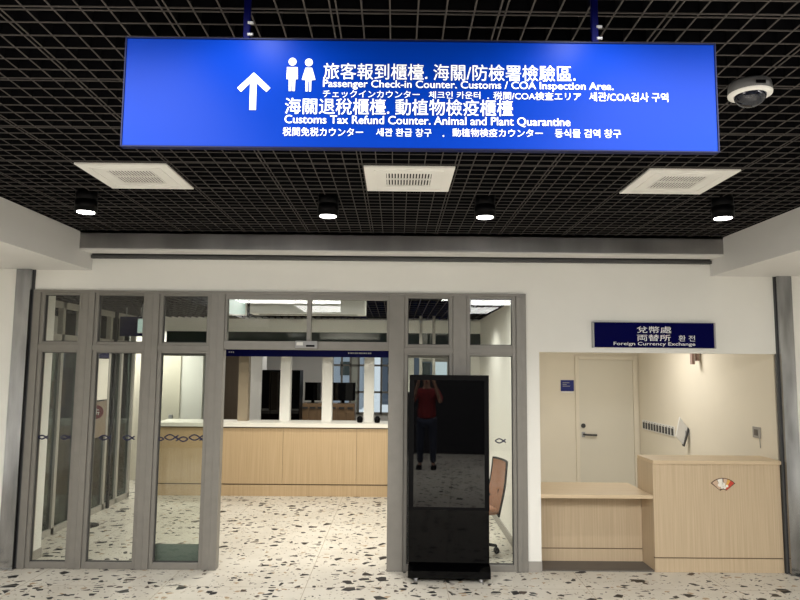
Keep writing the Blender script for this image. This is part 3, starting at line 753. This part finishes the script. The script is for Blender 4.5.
MB().tube([p+Vector((.006, 0, 0)) for p in loop], .012, 8).build('back_frame', M['black'], ch)
MB().tube([(.05, 0, .40), (.22, 0, .385), (.30, 0, .46), (.325, 0, .62)], .018, 8).build('back_support', M['black'], ch)
for s in (-1, 1):
    ar = MB().tube([(.05, s*.23, .44), (.05, s*.27, .50), (.03, s*.27, .62)], .013, 8).build('armrest', M['black'], ch)
    MB().box(-.1, .12, s*.27-.03, s*.27+.03, .615, .64, .01).build('arm_pad', M['black'], ar)

# ------------------------------------------------------------------ the photographer, seen mirrored in the dark screen
def skin(name, verts, edges, radii, m, parent, root=0, sub=2):
    me = bpy.data.meshes.new(name); me.from_pydata(verts, edges, []); o = bpy.data.objects.new(name, me); C.objects.link(o)
    sk = o.modifiers.new('skin', 'SKIN'); sd = o.modifiers.new('subdivision', 'SUBSURF'); sd.levels = sub; sd.render_levels = sub
    for i, r in enumerate(radii):
        r = r if isinstance(r, tuple) else (r, r); me.skin_vertices[0].data[i].radius = r
    me.skin_vertices[0].data[root].use_root = True
    me.materials.append(m); o.parent = parent; return o
M['skin'] = mat('skin', (.36, .20, .14), .6); M['shirt'] = mottled('red_shirt_cloth', (.20, .012, .014), .1, 20, .85)
M['jeans'] = mottled('dark_denim', (.022, .03, .055), .15, 60, .85); M['hair'] = mat('black_hair', (.012, .01, .01), .6)
pr = empty('person', (-.02, -.42, 0)); tag(pr, 'person in red shirt and dark jeans holding up a phone, mirrored in the black screen', 'person')
V = []; E_ = []; R = []
def chain(pts, start=None):
    prev = start
    for (p, r) in pts:
        V.append(p); R.append(r); i = len(V)-1
        if prev is not None: E_.append((prev, i))
        prev = i
    return prev
chain([((0, 0, .93), (.145, .10))]); sp_ = chain([((0, 0, 1.10), (.13, .095)), ((0, -.01, 1.28), (.15, .105)), ((0, -.01, 1.42), (.13, .09))], 0)
hd_ = chain([((0, 0, 1.50), .055), ((0, .02, 1.57), (.065, .075)), ((0, .025, 1.65), (.078, .095)), ((0, .01, 1.72), (.06, .075))], sp_)
hands = []
for sg in (-1, 1):
    e_ = chain([((sg*.17, 0, 1.42), .055), ((sg*.24, .05, 1.30), .047), ((sg*.26, .12, 1.22), .040), ((sg*.19, .22, 1.45), .035), ((sg*.11, .31, 1.70), .026), ((sg*.095, .335, 1.77), (.038, .02)), ((sg*.085, .345, 1.81), (.036, .016))], sp_)
    hands.append(sg)
    chain([((sg*.10, 0, .86), .085), ((sg*.11, .01, .66), .07), ((sg*.12, .02, .48), .052), ((sg*.12, 0, .30), .050), ((sg*.12, -.01, .10), .036), ((sg*.13, .03, .045), (.04, .035)), ((sg*.14, .13, .03), (.038, .025))], 0)
body = skin('body', V, E_, R, M['skin'], pr)
for sg in hands:     # four fingers round the phone's edge and a thumb on its back
    for k in range(4):
        z = 1.788 + .021*k; L = (.9, 1, .97, .8)[k]
        skin('finger', [(sg*.088, .345, z), (sg*.083, .362+.010*L, z+.002), (sg*.066, .386, z+.003), (sg*(.052-.006*L), .384, z+.003)], [(0, 1), (1, 2), (2, 3)], [.010, .009, .0085, .0075], M['skin'], body, 0, 1)
    skin('thumb', [(sg*.095, .335, 1.775), (sg*.075, .345, 1.80), (sg*.052, .352, 1.825)], [(0, 1), (1, 2)], [.012, .0105, .0085], M['skin'], body, 0, 1)
# head features
MB().lathe([(.001, 1.775), (.045, 1.765), (.078, 1.725), (.090, 1.67), (.088, 1.62), (.07, 1.585)], 0, -.005, 24).build('hair', M['hair'], pr)
q = MB()
for sg in (-1, 1): q.tube([(sg*.03, .107, 1.655), (sg*.03, .113, 1.655)], .010, 10)
q.build('eyes', M['hair'], pr); MB().tube([(0, .105, 1.655), (0, .128, 1.622), (0, .110, 1.612)], [.008, .014, .010], 8).build('nose', M['skin'], pr)
MB().box(-.022, .022, .098, .106, 1.585, 1.592).build('mouth', M['red'], pr)
sv = [(0, 0, .84), (0, 0, 1.10), (0, -.01, 1.28), (0, -.01, 1.43), (0, 0, 1.475)]; se = [(0, 1), (1, 2), (2, 3), (3, 4)]; sr = [(.205, .155), (.178, .135), (.180, .13), (.145, .108), (.072, .072)]
for sg in (-1, 1):
    n = len(sv); sv += [(sg*.175, 0, 1.425), (sg*.243, .052, 1.298), (sg*.258, .105, 1.238)]; sr += [.075, .066, .062]; se += [(3, n), (n, n+1), (n+1, n+2)]
skin('shirt', sv, se, sr, M['shirt'], pr)
jv = [(0, 0, .93)]; je = []; jr = [(.158, .118)]
for sg in (-1, 1):
    n = len(jv); jv += [(sg*.10, 0, .85), (sg*.11, .01, .66), (sg*.12, .02, .48), (sg*.12, 0, .30), (sg*.12, -.01, .09)]; jr += [.10, .086, .07, .066, .058]
    je += [(0, n), (n, n+1), (n+1, n+2), (n+2, n+3), (n+3, n+4)]
skin('jeans', jv, je, jr, M['jeans'], pr)
for sg in (-1, 1): MB().box(sg*.135-.05, sg*.135+.05, -.07, .20, .0, .075, .02).build('shoe', M['black'], pr)
ph = empty('phone', (-.02, -.045, 1.828)); tag(ph, 'black phone held up in the hands of the photographer in the red shirt', 'phone')
MB().box(-.062, .072, -.009, 0, -.035, .045, .004).build('body', M['black'], ph)
MB().box(-.056, .066, -.0105, -.009, -.031, .041).build('screen', M['blackgloss'], ph)
